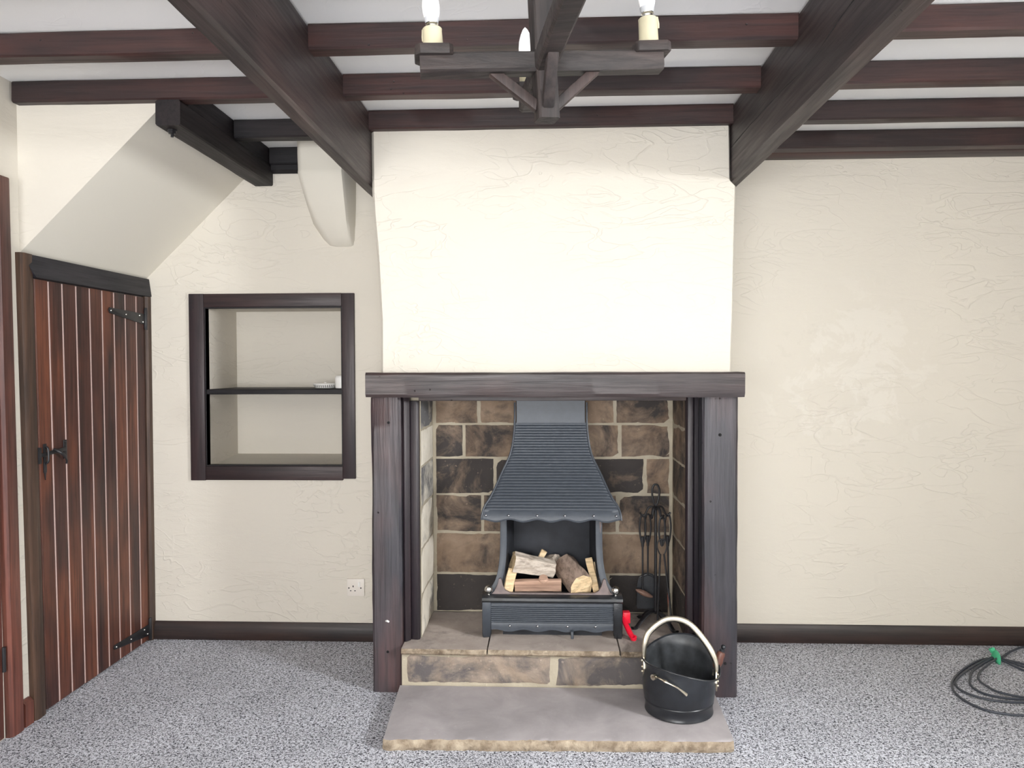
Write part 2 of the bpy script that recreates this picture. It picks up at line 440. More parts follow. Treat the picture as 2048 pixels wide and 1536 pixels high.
mb.box(w['x0'], w['x1'], -2.4, YF, 0, w['z0']); mb.box(w['x0'], w['x1'], -2.4, YF, w['z1'], CEIL)
struct('wall_front', mb, M['wall'], 'cream wall facing the fireplace with a wide window added for fill light', 'wall')

# chimney breast (tapers a little, nicked where the beams run past)
rows = [(1.25, -.701, .764), (1.40, -.700, .766), (1.55, -.699, .771), (1.70, -.706, .774), (1.85, -.714, .777), (2.0, -.727, .780), (2.095, -.731, .782),
        (2.118, -.731, .760), (2.25, -.732, .758), (JB, -.732, .756)]
mb = MB(); rings = []
for z, a, b in rows:
    j = .0015*noise.noise(Vector((z*6, 0, 0)))
    rings.append([(a+.012+j, 3.22, z), (a+j, 3.235, z), (a, 3.80, z), (b, 3.80, z), (b-j, 3.235, z), (b-.008-j, 3.22, z)])
mb.loft(rings)
mb.box(-.70, -.612, 3.24, 3.80, 0, 1.25); mb.box(.64, .765, 3.24, 3.80, 0, 1.25)
mb.box(-.73, .755, 3.262, 3.80, JB, CEIL-.001)
struct('wall_chimney_breast', mb, M['wall'], 'cream plastered chimney breast above the timber mantel', 'chimney breast', smooth=30)

# stair bulk: front triangle and sloping soffit
mb = MB()
tri = [(XL, 1.79), (-1.425, 2.334), (-1.425, CEIL), (XL, CEIL)]
mb.prism(tri, 'Y', 2.83, 2.8312)
o = struct('wall_stair', mb, M['wall'], 'rough cream triangular wall over the understairs door', 'wall')
mb = MB()
mb.add([(XL, 2.832, 1.79), (-1.425, 2.832, 2.334), (-1.425, YL, 2.334), (XL, YL, 1.79), (XL, 2.832, 1.84), (-1.425, 2.832, 2.38), (-1.425, YL, 2.38), (XL, YL, 1.84)],
       [(0, 1, 2, 3), (7, 6, 5, 4), (0, 4, 5, 1), (1, 5, 6, 2), (2, 6, 7, 3), (3, 7, 4, 0)])
struct('ceiling_stair_soffit', mb, M['soffit'], 'smooth sloping cream soffit of the stairs above the small door', 'ceiling')

# plaster corbel beside the left beam
mb = MB(); rings = []
for z, a, b, d in [(1.943, -1.015, -.955, .004), (1.950, -1.045, -.946, .018), (1.975, -1.062, -.943, .05), (2.05, -1.098, -.940, .105), (2.15, -1.128, -.937, .155), (2.235, -1.146, -.936, .190), (2.262, -1.150, -.936, .200), (2.275, -1.150, -.936, .196), (2.35, -1.152, -.936, .196), (CEIL-.002, -1.152, -.936, .196)]:
    y = YL-d; e = min(.02, d*.4)
    rings.append([(a-.045*min(1, d*6+.3), YL+.01, z), (a-.006, y+e, z), (a+e, y, z), (b-e*.5, y+.002, z), (b, y+e, z), (b+.01, YL+.01, z)])
mb.loft(rings)
struct('trim_plaster_corbel', mb, M['soffit'], 'cream plaster corbel tapering down the wall beside the left ceiling beam', 'corbel', smooth=50)

# skirting boards
def skirting(name, x0, x1, y, label):
    mb = MB(); prof = [(y+.01, 0), (y-.020, 0), (y-.020, .052), (y-.008, .088), (y+.01, .088)]
    mb.prism(prof, 'X', x0, x1)
    struct(name, mb, M['skirt'], label, 'skirting board', bevel=.0015)
skirting('baseboard_left', -1.957, -.716, YL, 'dark chamfered skirting board between the small door and the fireplace')
skirting('baseboard_right', .777, XR, YR, 'dark skirting board along the wall right of the fireplace')
mb = MB(); mb.prism([(XL-.005, 0), (XL+.022, 0), (XL+.022, .085), (XL+.008, .10), (XL-.005, .10)], 'Y', 2.786, 2.832)
struct('baseboard_between_doors', mb, M['reddoor'], 'short reddish skirting piece between the two doors', 'skirting board')

# ------------------------------------------------------------------ ceiling timbers
def main_beam(x0, x1, y1, label, seed):
    mb = hewn('Y', -1.9, y1, x0, x1, 2.12, CEIL-.001, 60, .0025, .010, seed)
    return tag(build('ceiling_beam', mb, M['beamY'], origin=((x0+x1)/2, 1, 2.12)), label, 'beam', 'main ceiling beams')
main_beam(-.793, -.733, YL-.002, 'deep dark timber beam running towards the wall left of the chimney breast', 1)
rb = main_beam(.760, .822, YR-.002, 'deep dark timber beam running towards the wall right of the chimney breast', 2)
mb = MB(); cp = smoothpath([(.7605, 1.6, 2.268), (.7605, 1.96, 2.259), (.7605, 2.155, 2.240), (.7605, 2.27, 2.229), (.7605, 2.538, 2.240), (.7605, 2.9, 2.252), (.7605, 3.218, 2.250)], 8)
cp = [p+Vector((0, 0, .005*noise.noise(Vector((p.y*9, 3, 0))))) for p in cp]
mb.tube(cp, [.0012+.0032*abs(noise.noise(Vector((p.y*5, 0, 7)))) for p in cp], 6); build('split_crack', mb, M['dark'], rb)
ORD = ['nearest the chimney wall', 'second out from the chimney wall', 'third out from the chimney wall', 'fourth out from the chimney wall']
def joist(x0, x1, y0, y1, label, seed, z0=JB, mat=None, grp=None):
    mb = hewn('X', x0, x1, y0, y1, z0, CEIL-.001, max(6, int((x1-x0)*14)), .0022, .006, seed)
    return tag(build('ceiling_joist', mb, mat or M['joist'], origin=((x0+x1)/2, y0, z0)), label, 'joist', grp or 'dark ceiling joists')
g = 'joists between the two main beams'
for i, y in enumerate((3.185, 2.785, 2.375, 1.97)):
    joist(-.735, .762, y, y+.066, 'dark red-brown joist between the two main beams, '+['resting on the chimney breast', 'second out from the chimney breast', 'third out, behind the hanging light', 'fourth out from the chimney breast'][i], 10+i, grp=g)
g = 'joists right of the right beam'
for i, y in enumerate((3.57, 3.165, 2.762, 2.34, 1.93)):
    joist(.820, XR, y, y+.066 if i else y+.08, 'dark joist right of the right main beam, '+['against the back wall', 'second out from the back wall', 'third out from the back wall', 'fourth out from the back wall', 'fifth out from the back wall'][i], 20+i, grp=g)
mb = MB(); mb.prism([(3.653, 2.352), (3.799, 2.352), (3.799, 2.419), (3.653, 2.419)], 'X', .823, XR)
mb.prism([(3.653, 2.342), (3.66, 2.338), (3.799, 2.346), (3.799, 2.352), (3.653, 2.352)], 'X', .823, XR)
tag(build('wall_plate', mb, M['joist'], bevel=.003), 'dark moulded timber strip at the top of the wall right of the fireplace', 'timber strip')
g = 'joists left of the left beam'
joist(-1.975, -.792, 2.790, 2.858, 'dark joist over the triangular stair wall with one free end', 31, grp=g)
joist(XL, -.792, 2.385, 2.452, 'dark red-brown joist crossing the top left above the stair wall joist', 32, grp=g)
joist(XL, -.792, 1.915, 1.975, 'dark joist at the top left, nearest the camera', 33, grp=g)
joist(-1.337, -.792, 3.272, 3.340, 'short black joist between the stair trimmer and the left main beam', 34, mat=M['blackwood'], grp=g)
mb = MB(); hewn('X', -1.337, -1.15, 3.695, YL, 2.338, CEIL-.001, 6, .001, .005, 35, mb)
mb.prism([(3.715, 2.315), (3.735, 2.302), (YL, 2.302), (YL, 2.34), (3.715, 2.34)], 'X', -1.337, -1.15)
tag(build('ceiling_joist', mb, M['blackwood']), 'very short black joist against the back wall beside the plaster corbel', 'joist', g)
t = thing('stair_trimmer', (-1.385, 2.80, 2.24), 'short black timber trimmer sloping away under the joists beside the stair soffit', 'beam')
mb = hewn('Y', 2.785, YL-.003, -1.430, -1.337, 2.243, JB-.003, 20, .002, .006, 41)
mb.box(-1.425, -1.342, 2.862, YL-.005, JB-.003, CEIL-.002)
build('timber', mb, M['blackwoodY'], t)
mb = MB(); mb.lathe([(.006, 0), (.006, .012), (.014, .012), (.014, .021), (.019, .021), (.019, .026)], (-1.395, 2.84, 2.217), seg=6)
build('bolt', mb, M['iron'], t)

# ------------------------------------------------------------------ small plank door on the left wall
d = tag(bpy.data.objects.new('door_1', None), 'small dark red plank door under the stairs with black strap hinges', 'door', None, 'structure')
COL.objects.link(d); d.location = (XL, 3.29, 0)
edges = [2.900, 2.984, 3.070, 3.161, 3.256, 3.348, 3.440, 3.533, 3.628, 3.703]
edges = [e-.013*(3.70-e)/.8 for e in edges[:-1]]+edges[-1:]
DX = -1.972
def lean(mb):     # the old frame is out of plumb: its near side leans
    mb.v = [(x, y+(1.75-z)*.020*max(0, min(1, (3.70-y)/.9)), z) for x, y, z in mb.v]
    return mb
mb = MB(); mb.box(XL-.004, DX-.006, 2.895, 3.704, .006, 1.700)
build('door_ledge', lean(mb), M['dark'], d)
for i in range(9):
    a, b = edges[i]+.0025, edges[i+1]-.0025
    mb = MB(); mb.prism([(DX-.008, a-.001), (DX-.001, a-.0005), (DX+.0015, a+.004), (DX+.0015, b-.004), (DX-.001, b+.0005), (DX-.008, b+.001)], 'Z', .008+.002*R.random(), 1.700-.001*R.random())
    build('plank', lean(mb), M['plank'], d, smooth=12)
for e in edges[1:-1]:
    mb = MB(); mb.box(DX-.007, DX+.0016, e-.0034, e+.0030, .010, 1.697); build('plank_groove_glint', lean(mb), M['groove_glint'], d)  # flush strips with the highlight put into their colour
FX = -1.958
mb = MB(); mb.prism([(XL, 2.806), (FX-.008, 2.806), (FX, 2.822), (FX-.004, 2.868), (FX-.012, 2.882), (DX-.004, 2.886), (XL, 2.886)], 'Z', 0, 1.79)
build('jamb', lean(mb), M['frameZ'], d)
mb = MB(); mb.prism([(XL, 3.706), (FX-.010, 3.706), (FX, 3.714), (FX, YL-.002), (XL, YL-.002)], 'Z', 0, 1.704)
build('jamb', mb, M['frameZ'], d)
mb = MB(); mb.add([(XL, 2.808, 1.789), (XL, YL-.002, 1.789), (FX-.008, YL-.002, 1.792), (FX-.008, 2.812, 1.789),
                   (XL, 2.886, 1.702), (XL, YL-.002, 1.702), (FX+.004, YL-.002, 1.706), (FX+.004, 2.880, 1.704)],
                  [(0, 1, 2, 3), (7, 6, 5, 4), (3, 2, 6, 7), (0, 3, 7, 4), (1, 5, 6, 2), (0, 4, 5, 1)])
build('door_head', mb, M['frameBlack'], d)
def strap(z0, z1, zt0, zt1):
    mb = MB(); x0, x1 = DX+.002, DX+.006
    mb.prism([(3.395, zt0), (3.385, (zt0+zt1)/2), (3.395, zt1), (3.695, z1), (3.695, z0)], 'X', x0, x1)
    mb.box(x0, x1+.004, 3.695, 3.712, z0-.02, z1+.025)
    mb.tube([(x1+.002, 3.704, z0-.025), (x1+.002, 3.704, z1+.03)], .006, 8)
    h = build('strap_hinge', mb, M['iron'], d, bevel=.0008)
    mb = MB()
    for y, f in ((3.405, .5), (3.53, .5), (3.65, .75), (3.68, .2)):
        k = (y-3.39)/.31; zz = (zt0+(z0-zt0)*k)*(1-f)+(zt1+(z1-zt1)*k)*f
        mb.ball((x1, y, zz), .0042, 8)
    build('hinge_screws', mb, M['steel'], h)
strap(1.565, 1.618, 1.603, 1.628); strap(.030, .085, .070, .092)
# thumb latch
la = bpy.data.objects.new('latch', None); COL.objects.link(la); la.parent = d; la.location = Vector((DX, 2.98, 1.02))-d.location
x0 = DX+.002
mb = MB(); mb.box(x0, x0+.006, 2.888, 3.062, 1.012, 1.027); mb.xform(Matrix.Translation((0, 2.97, 1.02)) @ Matrix.Rotation(.07, 4, 'X') @ Matrix.Translation((0, -2.97, -1.02)))
build('latch_bar', mb, M['iron'], la, bevel=.001)
mb = MB(); mb.box(x0, x0+.004, 3.048, 3.068, .985, 1.062); mb.ball((x0+.004, 3.058, 1.055), .004, 8); mb.ball((x0+.004, 3.058, .992), .004, 8)
build('latch_plate', mb, M['iron'], la, bevel=.001)
mb = MB(); mb.tube(smoothpath([(x0+.004, 2.985, 1.03), (x0+.028, 2.988, 1.018), (x0+.030, 3.008, 1.005), (x0+.026, 3.030, .985), (x0+.022, 3.036, .968)], 5), [.007]*5+[.006]*8+[.004]*8, 8)
build('thumb_lever', mb, M['iron'], la)
mb = MB(); mb.box(x0, x0+.004, 2.922, 2.940, .945, 1.058); mb.tube(smoothpath([(x0, 2.932, 1.045), (x0+.014, 2.932, 1.04), (x0+.016, 2.932, 1.0), (x0+.012, 2.932, .985), (x0, 2.932, .98)], 4), .0045, 8)
mb.prism([(2.926, .945), (2.931, .915), (2.936, .945)], 'X', x0, x0+.004)
build('latch_keeper', mb, M['iron'], la, bevel=.0008)
mb = MB(); mb.box(DX-.002, FX+.004, 2.880, 2.892, .985, 1.048)
build('strike_plate', mb, M['iron'], la)

# second, taller door nearer the camera
d2 = tag(bpy.data.objects.new('door_2', None), 'tall reddish-brown door at the edge of the left wall nearest the camera', 'door', None, 'structure')
COL.objects.link(d2); d2.location = (XL, 2.3, 0)
mb = MB(); mb.prism([(XL, 2.685), (FX-.01, 2.685), (FX, 2.695), (FX, 2.745), (FX-.006, 2.757), (XL+.004, 2.765), (XL, 2.765)], 'Z', 0, 2.05)
mb.v = [(x, y+(1.7-z)*.012, z) for x, y, z in mb.v]
build('architrave', mb, M['reddoor'], d2)
mb = MB(); mb.prism([(XL, 1.885), (FX, 1.885), (FX, 1.80), (XL, 1.80)], 'Z', 0, 2.05)
build('architrave', mb, M['reddoor'], d2)
mb = MB(); mb.box(XL, FX, 1.885, 2.685, 1.972, 2.05)
build('architrave', mb, M['beamY'], d2, bevel=.004)
mb = MB(); mb.box(XL, XL+.015, 1.89, 2.680, .012, 1.97)
build('door_panel', mb, M['reddoor'], d2, bevel=.002)
for z in (.30, 1.65):
    mb = MB(); mb.tube([(XL+.018, 2.681, z-.045), (XL+.018, 2.681, z+.045)], .007, 8)
    build('hinge', mb, M['iron'], d2)

# ------------------------------------------------------------------ recess frame, shelf and what lies on it
t = thing('timber_surround', (-1.35, YL, .79), 'dark brown timber frame around the shelved wall recess', 'surround')
y0, y1 = YL-.014, YL+.012
def bar(x0, x1, z0, z1, m, nm, holes=()):
    mb = MB(); mb.box(x0, x1, y0, y1, z0, z1); return build(nm, mb, m, t, bevel=.0025)
bar(-1.763, -1.688, .795, 1.718, M['nicheZ'], 'stile'); bar(-1.0, -.938, .805, 1.716, M['nicheZ'], 'stile')
bar(-1.6875, -1.0005, 1.652, 1.717, M['nicheX'], 'rail'); bar(-1.6875, -1.0005, .797, .866, M['nicheX'], 'rail')
mb = MB()
for a, b, c, e in ((-1.688, -1.682, .866, 1.652), (-1.006, -1.0, .866, 1.652)): mb.box(a, b, y0+.008, y1+.02, c, e)
mb.box(-1.682, -1.006, y0+.008, y1+.02, 1.646, 1.652); mb.box(-1.682, -1.006, y0+.008, y1+.02, .866, .871)
build('bead', mb, M['blackwood'], t)
mb = hewn('X', -1.681, -1.007, YL-.002, YL+.37, 1.221, 1.246, 12, .0012, .003, 50)
tag(build('recess_shelf', mb, M['blackwood']), 'thin black wooden shelf across the middle of the wall recess', 'shelf')
t = thing('smoke_alarm', (-1.121, 3.86, 1.2475), 'round white slotted alarm disc lying on the recess shelf', 'alarm')
mb = MB(); mb.lathe([(.044, 0), (.050, .002), (.0585, .018), (.0595, .022), (.057, .025), (.006, .026), (.006, .030), (.001, .031)], (-1.121, 3.86, 1.2475), seg=48)
build('housing', mb, M['white'], t)
mb = MB()
for i in range(34):
    a = 2*PI*i/34; e = Vector((math.cos(a), math.sin(a), 0)); s = Vector((-e.y, e.x, 0))*.0016; c = Vector((-1.121, 3.86, 1.2475))
    mb.add([c+e*.0512+s+Vector((0, 0, .004)), c+e*.0512-s+Vector((0, 0, .004)), c+e*.0585-s+Vector((0, 0, .0175)), c+e*.0585+s+Vector((0, 0, .0175)),
            c+e*.040+s+Vector((0, 0, .004)), c+e*.040-s+Vector((0, 0, .004)), c+e*.040-s+Vector((0, 0, .0175)), c+e*.040+s+Vector((0, 0, .0175))],
           [(0, 1, 2, 3), (4, 7, 6, 5), (0, 4, 5, 1), (2, 6, 7, 3), (1, 5, 6, 2), (0, 3, 7, 4)])
build('vent_slot', mb, M['dark'], t)['kind'] = 'stuff'
mb = MB(); mb.lathe([(.031, 0), (.034, .003), (.035, .05), (.033, .058), (.028, .063), (.001, .065)], (-1.026, 3.83, 1.2475), seg=32)
tag(build('plastic_pot', mb, M['white']), 'plain white rounded pot beside the alarm disc on the recess shelf', 'pot')

# ------------------------------------------------------------------ wall socket
t = thing('wall_socket', (-.942, YL, .224), 'single switched ivory power socket low on the wall beside the fireplace', 'socket')
mb = MB(); mb.box(-.986, -.899, YL-.011, YL, .223, .310)
build('faceplate', mb, M['offwhite'], t, bevel=.003)
mb = MB(); mb.box(-.930, -.920, YL-.0155, YL-.010, .271, .295)
build('switch', mb, M['white'], t, bevel=.001)
mb = MB(); ys, ye = YL-.0113, YL-.0105
mb.box(-.9575, -.9525, ys, ye, .268, .277); mb.box(-.971, -.9635, ys, ye, .2485, .2525); mb.box(-.9495, -.942, ys, ye, .2485, .2525)
build('pin_hole', mb, M['dark'], t)
for x in (-.976, -.9165):
    mb = MB(); mb.lathe([(.0035, 0), (.0035, .0012)], (x, YL-.0122, .2645), (0, 1, 0), 12)
    build('screw', mb, M['iron'], t)

# ------------------------------------------------------------------ fireplace timbers
def post(x0, x1, label, seed, mat):
    t = thing('mantel_post', ((x0+x1)/2, 3.2, 0), label, 'post', 'fireplace posts')
    mb = hewn('Z', 0, 1.229, x0, x1, 3.15, 3.238, 44, .0035, .010, seed)
    build('timber', mb, mat, t)
    return t
pl = post(-.726, -.602, 'left upright fireplace post of dark hewn timber with a white nail mark', 61, M['postZ'])
mb = MB(); mb.tube([(-.668, 3.147, .300), (-.662, 3.138, .304), (-.656, 3.144, .298)], .004, 8)
build('nail', mb, M['white'], pl)
for x, z in ((-.652, 1.125), (-.662, .17)):
    mb = MB(); mb.lathe([(.006, 0), (.005, .003), (.0035, .004)], (x, 3.1505, z), (0, -1, 0), 12)
    build('peg_hole', mb, M['dark'], pl)
pr_ = post(.632, .776, 'right upright fireplace post of dark hewn timber with reddish upper half', 62, M['postZ'])
for x, z in ((.703, 1.075), (.726, .14)):
    mb = MB(); mb.lathe([(.0065, 0), (.0055, .003), (.004, .004)], (x, 3.1505, z), (0, -1, 0), 12)
    build('peg_hole', mb, M['dark'], pr_)
mb = hewn('X', -.736, .790, 3.10, 3.238, 1.231, 1.331, 60, .0035, .009, 63, wane=.034)
tag(build('mantel_beam', mb, M['mantelX'], origin=(.03, 3.17, 1.231)), 'thick hewn dark timber mantel beam across the top of the fireplace', 'mantel')
def lining(a, b, z0, nm, label):
    t = thing('lining_board', ((a+b)/2, 3.21, z0), label, 'board', 'fireplace lining boards'); return t
t = lining(-.60, -.536, .2, '', 'narrow dark lining board inside the left fireplace post')
mb = MB(); mb.prism([(-.601, 3.185), (-.592, 3.180), (-.574, 3.20), (-.574, 3.236), (-.601, 3.236)], 'Z', .201, 1.229); build('board', mb, M['lining'], t, bevel=.002)
mb = MB(); mb.prism([(-.5735, 3.212), (-.545, 3.206), (-.537, 3.214), (-.537, 3.243), (-.5735, 3.243)], 'Z', .201, 1.212); build('inner_board', mb, M['lining'], t, bevel=.002)
t = lining(.576, .632, .2, '', 'dark rounded lining board inside the right fireplace post')
mb = MB(); mb.prism([(.578, 3.243), (.578, 3.216), (.584, 3.206), (.606, 3.206), (.612, 3.222), (.631, 3.222), (.631, 3.243)], 'Z', .201, 1.229); build('board', mb, M['lining'], t, bevel=.003)
mb = MB(); mb.box(-.536, .577, 3.205, 3.245, 1.212, 1.2295)
tag(build('lintel_board', mb, M['mantelX'], bevel=.002), 'thin dark board on the underside of the mantel beam above the opening', 'board')

# ------------------------------------------------------------------ fireplace masonry
t = thing('firebox', (.02, 3.59, .2), 'sooty brown stone block firebox lined with pale mortar joints', 'firebox')
BY = 3.59
mb = MB(); mb.box(-.60, .64, BY+.004, 3.735, .2, 1.40, 1); mb.box(-.60, .64, 3.245, 3.735, 1.33, 1.40, 1)
zs = [.200, .382, .576, .756, .928, 1.086, 1.26]
joints = [[.285], [-.01], [-.301, .329], [-.242, .457], [-.387, .341], [-.316, .318]]
tints = [[.86, .95], [.42, .44], [.58, .5, .52], [.72, .5, .86, .52], [.66, .50, .56], [.44, .36, .60]]
tints[3] = [.74, .82, .45]
for i in range(6):
    xs = [-.526]+joints[i]+[.576]
    for j in range(len(xs)-1):
        block_face(mb, (0, BY, 0), (1, 0, 0), (0, 0, 1), (0, -1, 0), xs[j]+.0075, xs[j+1]-.0075, zs[i]+.0045, zs[i+1]-.0055, .03, .003, tints[i][j], R, max(6, int((xs[j+1]-xs[j])*40)), 8)
build('back_wall', mb, [M['stoneback'], M['mortar']], t)
mb = MB(); mb.box(-.612, -.534, 3.245, 3.60, .2, 1.33, 1)
tl = [.36, .22, .45, .62, .14, .76]
for i in range(6):
    block_face(mb, (-.530, 0, 0), (0, 1, 0), (0, 0, 1), (1, 0, 0), 3.250, 3.583, zs[i]+.005, zs[i+1]-.005, .03, .003, tl[i], R, 10, 7)
build('side_wall', mb, [M['stoneside'], M['mortar']], t)
mb = MB(); mb.box(.584, .645, 3.245, 3.60, .2, 1.33, 1)
tr = [.7, .6, .5, .55, .5, .6]
for i in range(6):
    block_face(mb, (.580, 0, 0), (0, 1, 0), (0, 0, 1), (-1, 0, 0), 3.250, 3.583, zs[i]+.005, zs[i+1]-.005, .03, .003, tr[i], R, 10, 7)
build('side_wall', mb, [M['stoneback'], M['mortar']], t)

t = thing('hearth_step', (.02, 3.12, 0), 'raised stone step of flagstones under the fire basket', 'hearth')
mb = MB(); mb.box(-.600, .631, 3.131, 3.588, .0, .174, 1)
for a, b, ti in ((-.582, .018, .52), (.034, .62, .62)):
    block_face(mb, (0, 3.126, 0), (1, 0, 0), (0, 0, 1), (0, -1, 0), a, b, .048, .168, .006, .006, ti, R, 34, 9)
build('riser', mb, [M['riser'], M['mortar']], t)
for a, b, ti in ((-.598, -.247, .35), (-.241, .293, .30), (.299, .628, .45)):
    mb = MB(); n = max(8, int((b-a)*60)); rings = []
    s = R.uniform(0, 50)
    for i in range(n+1):
        x = a+(b-a)*i/n
        q = noise.noise_vector(Vector((x*22, s, 0))); q2 = noise.noise_vector(Vector((x*60, s, 5)))
        yf = 3.104+.006*q.x+.004*q2.x
        rings.append([(x, yf+.006, .1745), (x, yf-.001+.003*q2.z, .182), (x, yf+.001+.003*q2.y, .192), (x, yf+.007, .1985+.001*q.y), (x, yf+.03, .200), (x, 3.4, .200), (x, 3.588, .200), (x, 3.588, .1745)])
    nn = len(rings[0])
    mb.loft(rings, 0, ti)
    for k in range(len(mb.f)):
        zc = sum(mb.v[i][2] for i in mb.f[k])/len(mb.f[k]); yc = sum(mb.v[i][1] for i in mb.f[k])/len(mb.f[k])
        if zc < .1985 and yc < 3.13: mb.mi[k] = 1
    build('flagstone', mb, [M['slabtop'], M['chisel']], t)

# front hearth slab on the carpet
mb = MB(); rings = []; n = 90
for i in range(n+1):
    a = i/n
    xf = -.582+(.655+.582)*a; xb = -.607+(.672+.607)*a
    yf = 2.668+.026*a
    q = noise.noise_vector(Vector((xf*16, 3.1, 0))); q2 = noise.noise_vector(Vector((xf*55, 1.1, 2)))
    yf += .006*q.x+.006*q2.x
    if i in (0, n): yf += .008
    rings.append([(xf, yf+.004, -.004), (xf, yf-.003+.008*q2.y, .012), (xf, yf-.001+.008*q2.z, .027), (xf, yf+.006+.003*q2.y, .037+.003*q.y), (xf+.001, yf+.022, .0405), (xf*.5+xb*.5, 2.9, .0405), (xb, 3.124, .041), (xb, 3.124, -.004)])
mb.loft(rings, 0, .3)
for k in range(len(mb.f)):
    c = [sum(mb.v[i][j] for i in mb.f[k])/len(mb.f[k]) for j in range(3)]
    if c[2] < .037 and c[1] < 2.75: mb.mi[k] = 1
tag(build('hearth_slab', mb, [M['slab'], M['chisel']], origin=(.035, 2.9, 0)), 'wide grey flagstone hearth slab on the carpet with rough brown front edge', 'hearth')

# ------------------------------------------------------------------ fire basket with canopy
t = thing('fire_basket', (.022, 3.3, .2), 'dark cast iron fire basket with flared ribbed canopy and steel ball finials', 'fire basket')
CX = .0185
prof = [(.708, .2935, 3.236), (.725, .2930, 3.240), (.745, .288, 3.250), (.765, .280, 3.262), (.79, .261, 3.278), (.815, .248, 3.296), (.845, .234, 3.316), (.875, .221, 3.336), (.905, .207, 3.354),
        (.935, .192, 3.368), (.965, .179, 3.379), (1.0, .170, 3.388), (1.04, .164, 3.394), (1.08, .160, 3.398), (1.12, .158, 3.400), (1.20, .158, 3.400), (1.325, .158, 3.400)]
def prof_at(z):
    for a, b in zip(prof, prof[1:]):
        if z <= b[0]:
            k = (z-a[0])/(b[0]-a[0]); return a[1]+(b[1]-a[1])*k, a[2]+(b[2]-a[2])*k
    return prof[-1][1:]
zz = [.705, .710, .720, .735]
RIBS = 31; zr0, zr1 = .745, 1.105
for i in range(RIBS):
    for j in range(6): zz.append(zr0+(zr1-zr0)*(i+j/6)/RIBS)
zz += [1.105, 1.107, 1.118, 1.15, 1.25, 1.325]
mb = MB(); rings = []
NX = 36
for z in zz:
    w, y = prof_at(max(z, .708))
    rib = 0
    if zr0 <= z < zr1:
        u = ((z-zr0)/(zr1-zr0)*RIBS) % 1; rib = .0045*(1-abs(2*u-1)**4)-.003
    if z > 1.106: w -= .004
    ring = [(CX-w, 3.52, z), (CX-w, y+.012, z)]
    for j in range(NX+1):
        x = CX-w+.004+(2*w-.008)*j/NX
        zo = z
        if z < .736: zo = z-.0055*math.cos((x-CX)*2*PI/.1165)*max(0, (.736-z)/.031)
        ring.append((x, y-(rib if 0 < j < NX else 0), zo))
    ring += [(CX+w, y+.012, z), (CX+w, 3.52, z)]
    rings.append(ring)
mb.loft(rings, caps=False, close=False)
cn = build('canopy', mb, M['hood'], t, smooth=60)
mb = MB()     # raised edge beads and bottom lip of the canopy
for s in (-1, 1):
    mb = MB(); mb.tube([(CX+s*(prof_at(z)[0]+.001), prof_at(z)[1]+.001, z) for z in [.706+.01*i for i in range(50)]], .0042, 8)
    build('edge_bead', mb, M['hood'], cn)
mb = MB(); mb.tube([(CX-.293+.586*i/60, 3.234, .705-.0055*math.cos((-.293+.586*i/60)*2*PI/.1165)) for i in range(61)], .0035, 6)
build('edge_bead', mb, M['hood'], cn)
for x in (-.257, -.161, -.040, .077, .198, .293):
    x = min(max(x, CX-.276), CX+.274)
    mb = MB(); mb.ball((x, 3.2385, .7245), .0055, 10); build('stud', mb, M['stud'], cn)

mb = MB()     # fireback box behind the fire
mb.box(-.152, .196, 3.502, 3.515, .33, .78)
mb.add([(-.182, 3.31, .33), (-.150, 3.502, .33), (-.150, 3.502, .78), (-.182, 3.33, .78), (-.192, 3.31, .33), (-.160, 3.505, .33), (-.160, 3.505, .78), (-.192, 3.33, .78)], [(0, 1, 2, 3), (7, 6, 5, 4), (0, 3, 7, 4), (1, 5, 6, 2)])
mb.add([(.226, 3.31, .33), (.194, 3.502, .33), (.194, 3.502, .78), (.226, 3.33, .78), (.236, 3.31, .33), (.204, 3.505, .33), (.204, 3.505, .78), (.236, 3.33, .78)], [(0, 1, 2, 3), (7, 6, 5, 4), (0, 3, 7, 4), (1, 5, 6, 2)])
build('fireback', mb, M['soot'], t, bevel=.002)
for s in (-1, 1):      # flat curved side straps from canopy to front corners
    path = smoothpath([(.206, 3.32, .74), (.206, 3.315, .64), (.207, 3.31, .56), (.213, 3.30, .49), (.226, 3.29, .435), (.246, 3.28, .40), (.268, 3.272, .384)], 5)
    mb = MB(); rings = []
    for i, p in enumerate(path):
        a, b = path[max(0, i-1)], path[min(len(path)-1, i+1)]
        tg = (b-a); nx, nz = -tg.z, tg.x; l = math.hypot(nx, nz); nx /= l; nz /= l
        rings.append([(CX+s*(p.x+q*nx*.0145), p.y+dy, p.z+q*nz*.0145) for q, dy in ((1, 0), (1, .010), (-1, .010), (-1, 0))])
    mb.loft(rings); build('side_strap', mb, M['hood'], t, bevel=.002)
mb = MB(); mb.tube([(.231, 3.318, .44), (.231, 3.322, .74)], .006, 8); build('cheek_rim', mb, M['bowl'], t)
mb = MB()     # bowl lip: shallow U plate with upturned ends
lip = [(-.247, .372), (-.226, .392), (-.212, .420), (-.206, .445), (-.198, .449), (-.193, .437), (-.188, .415), (-.178, .397), (-.160, .388), (-.13, .386), (.17, .386), (.203, .388), (.220, .397), (.231, .415), (.237, .437), (.242, .449), (.250, .445), (.256, .420), (.270, .392), (.291, .372)]
mb.prism(lip, 'Y', 3.268, 3.284); build('bowl_lip', mb, M['bowl'], t, bevel=.002)
mb = MB(); mb.box(-.20, .244, 3.27, 3.50, .345, .362); build('fire_grate', mb, M['soot'], t)
mb = MB()     # top rail, bullnosed
mb.prism([(3.300, .356), (3.240, .352), (3.232, .356), (3.228, .364), (3.232, .374), (3.244, .380), (3.300, .384)], 'X', -.276, .319)
build('top_rail', mb, M['castdark'], t, bevel=.001)
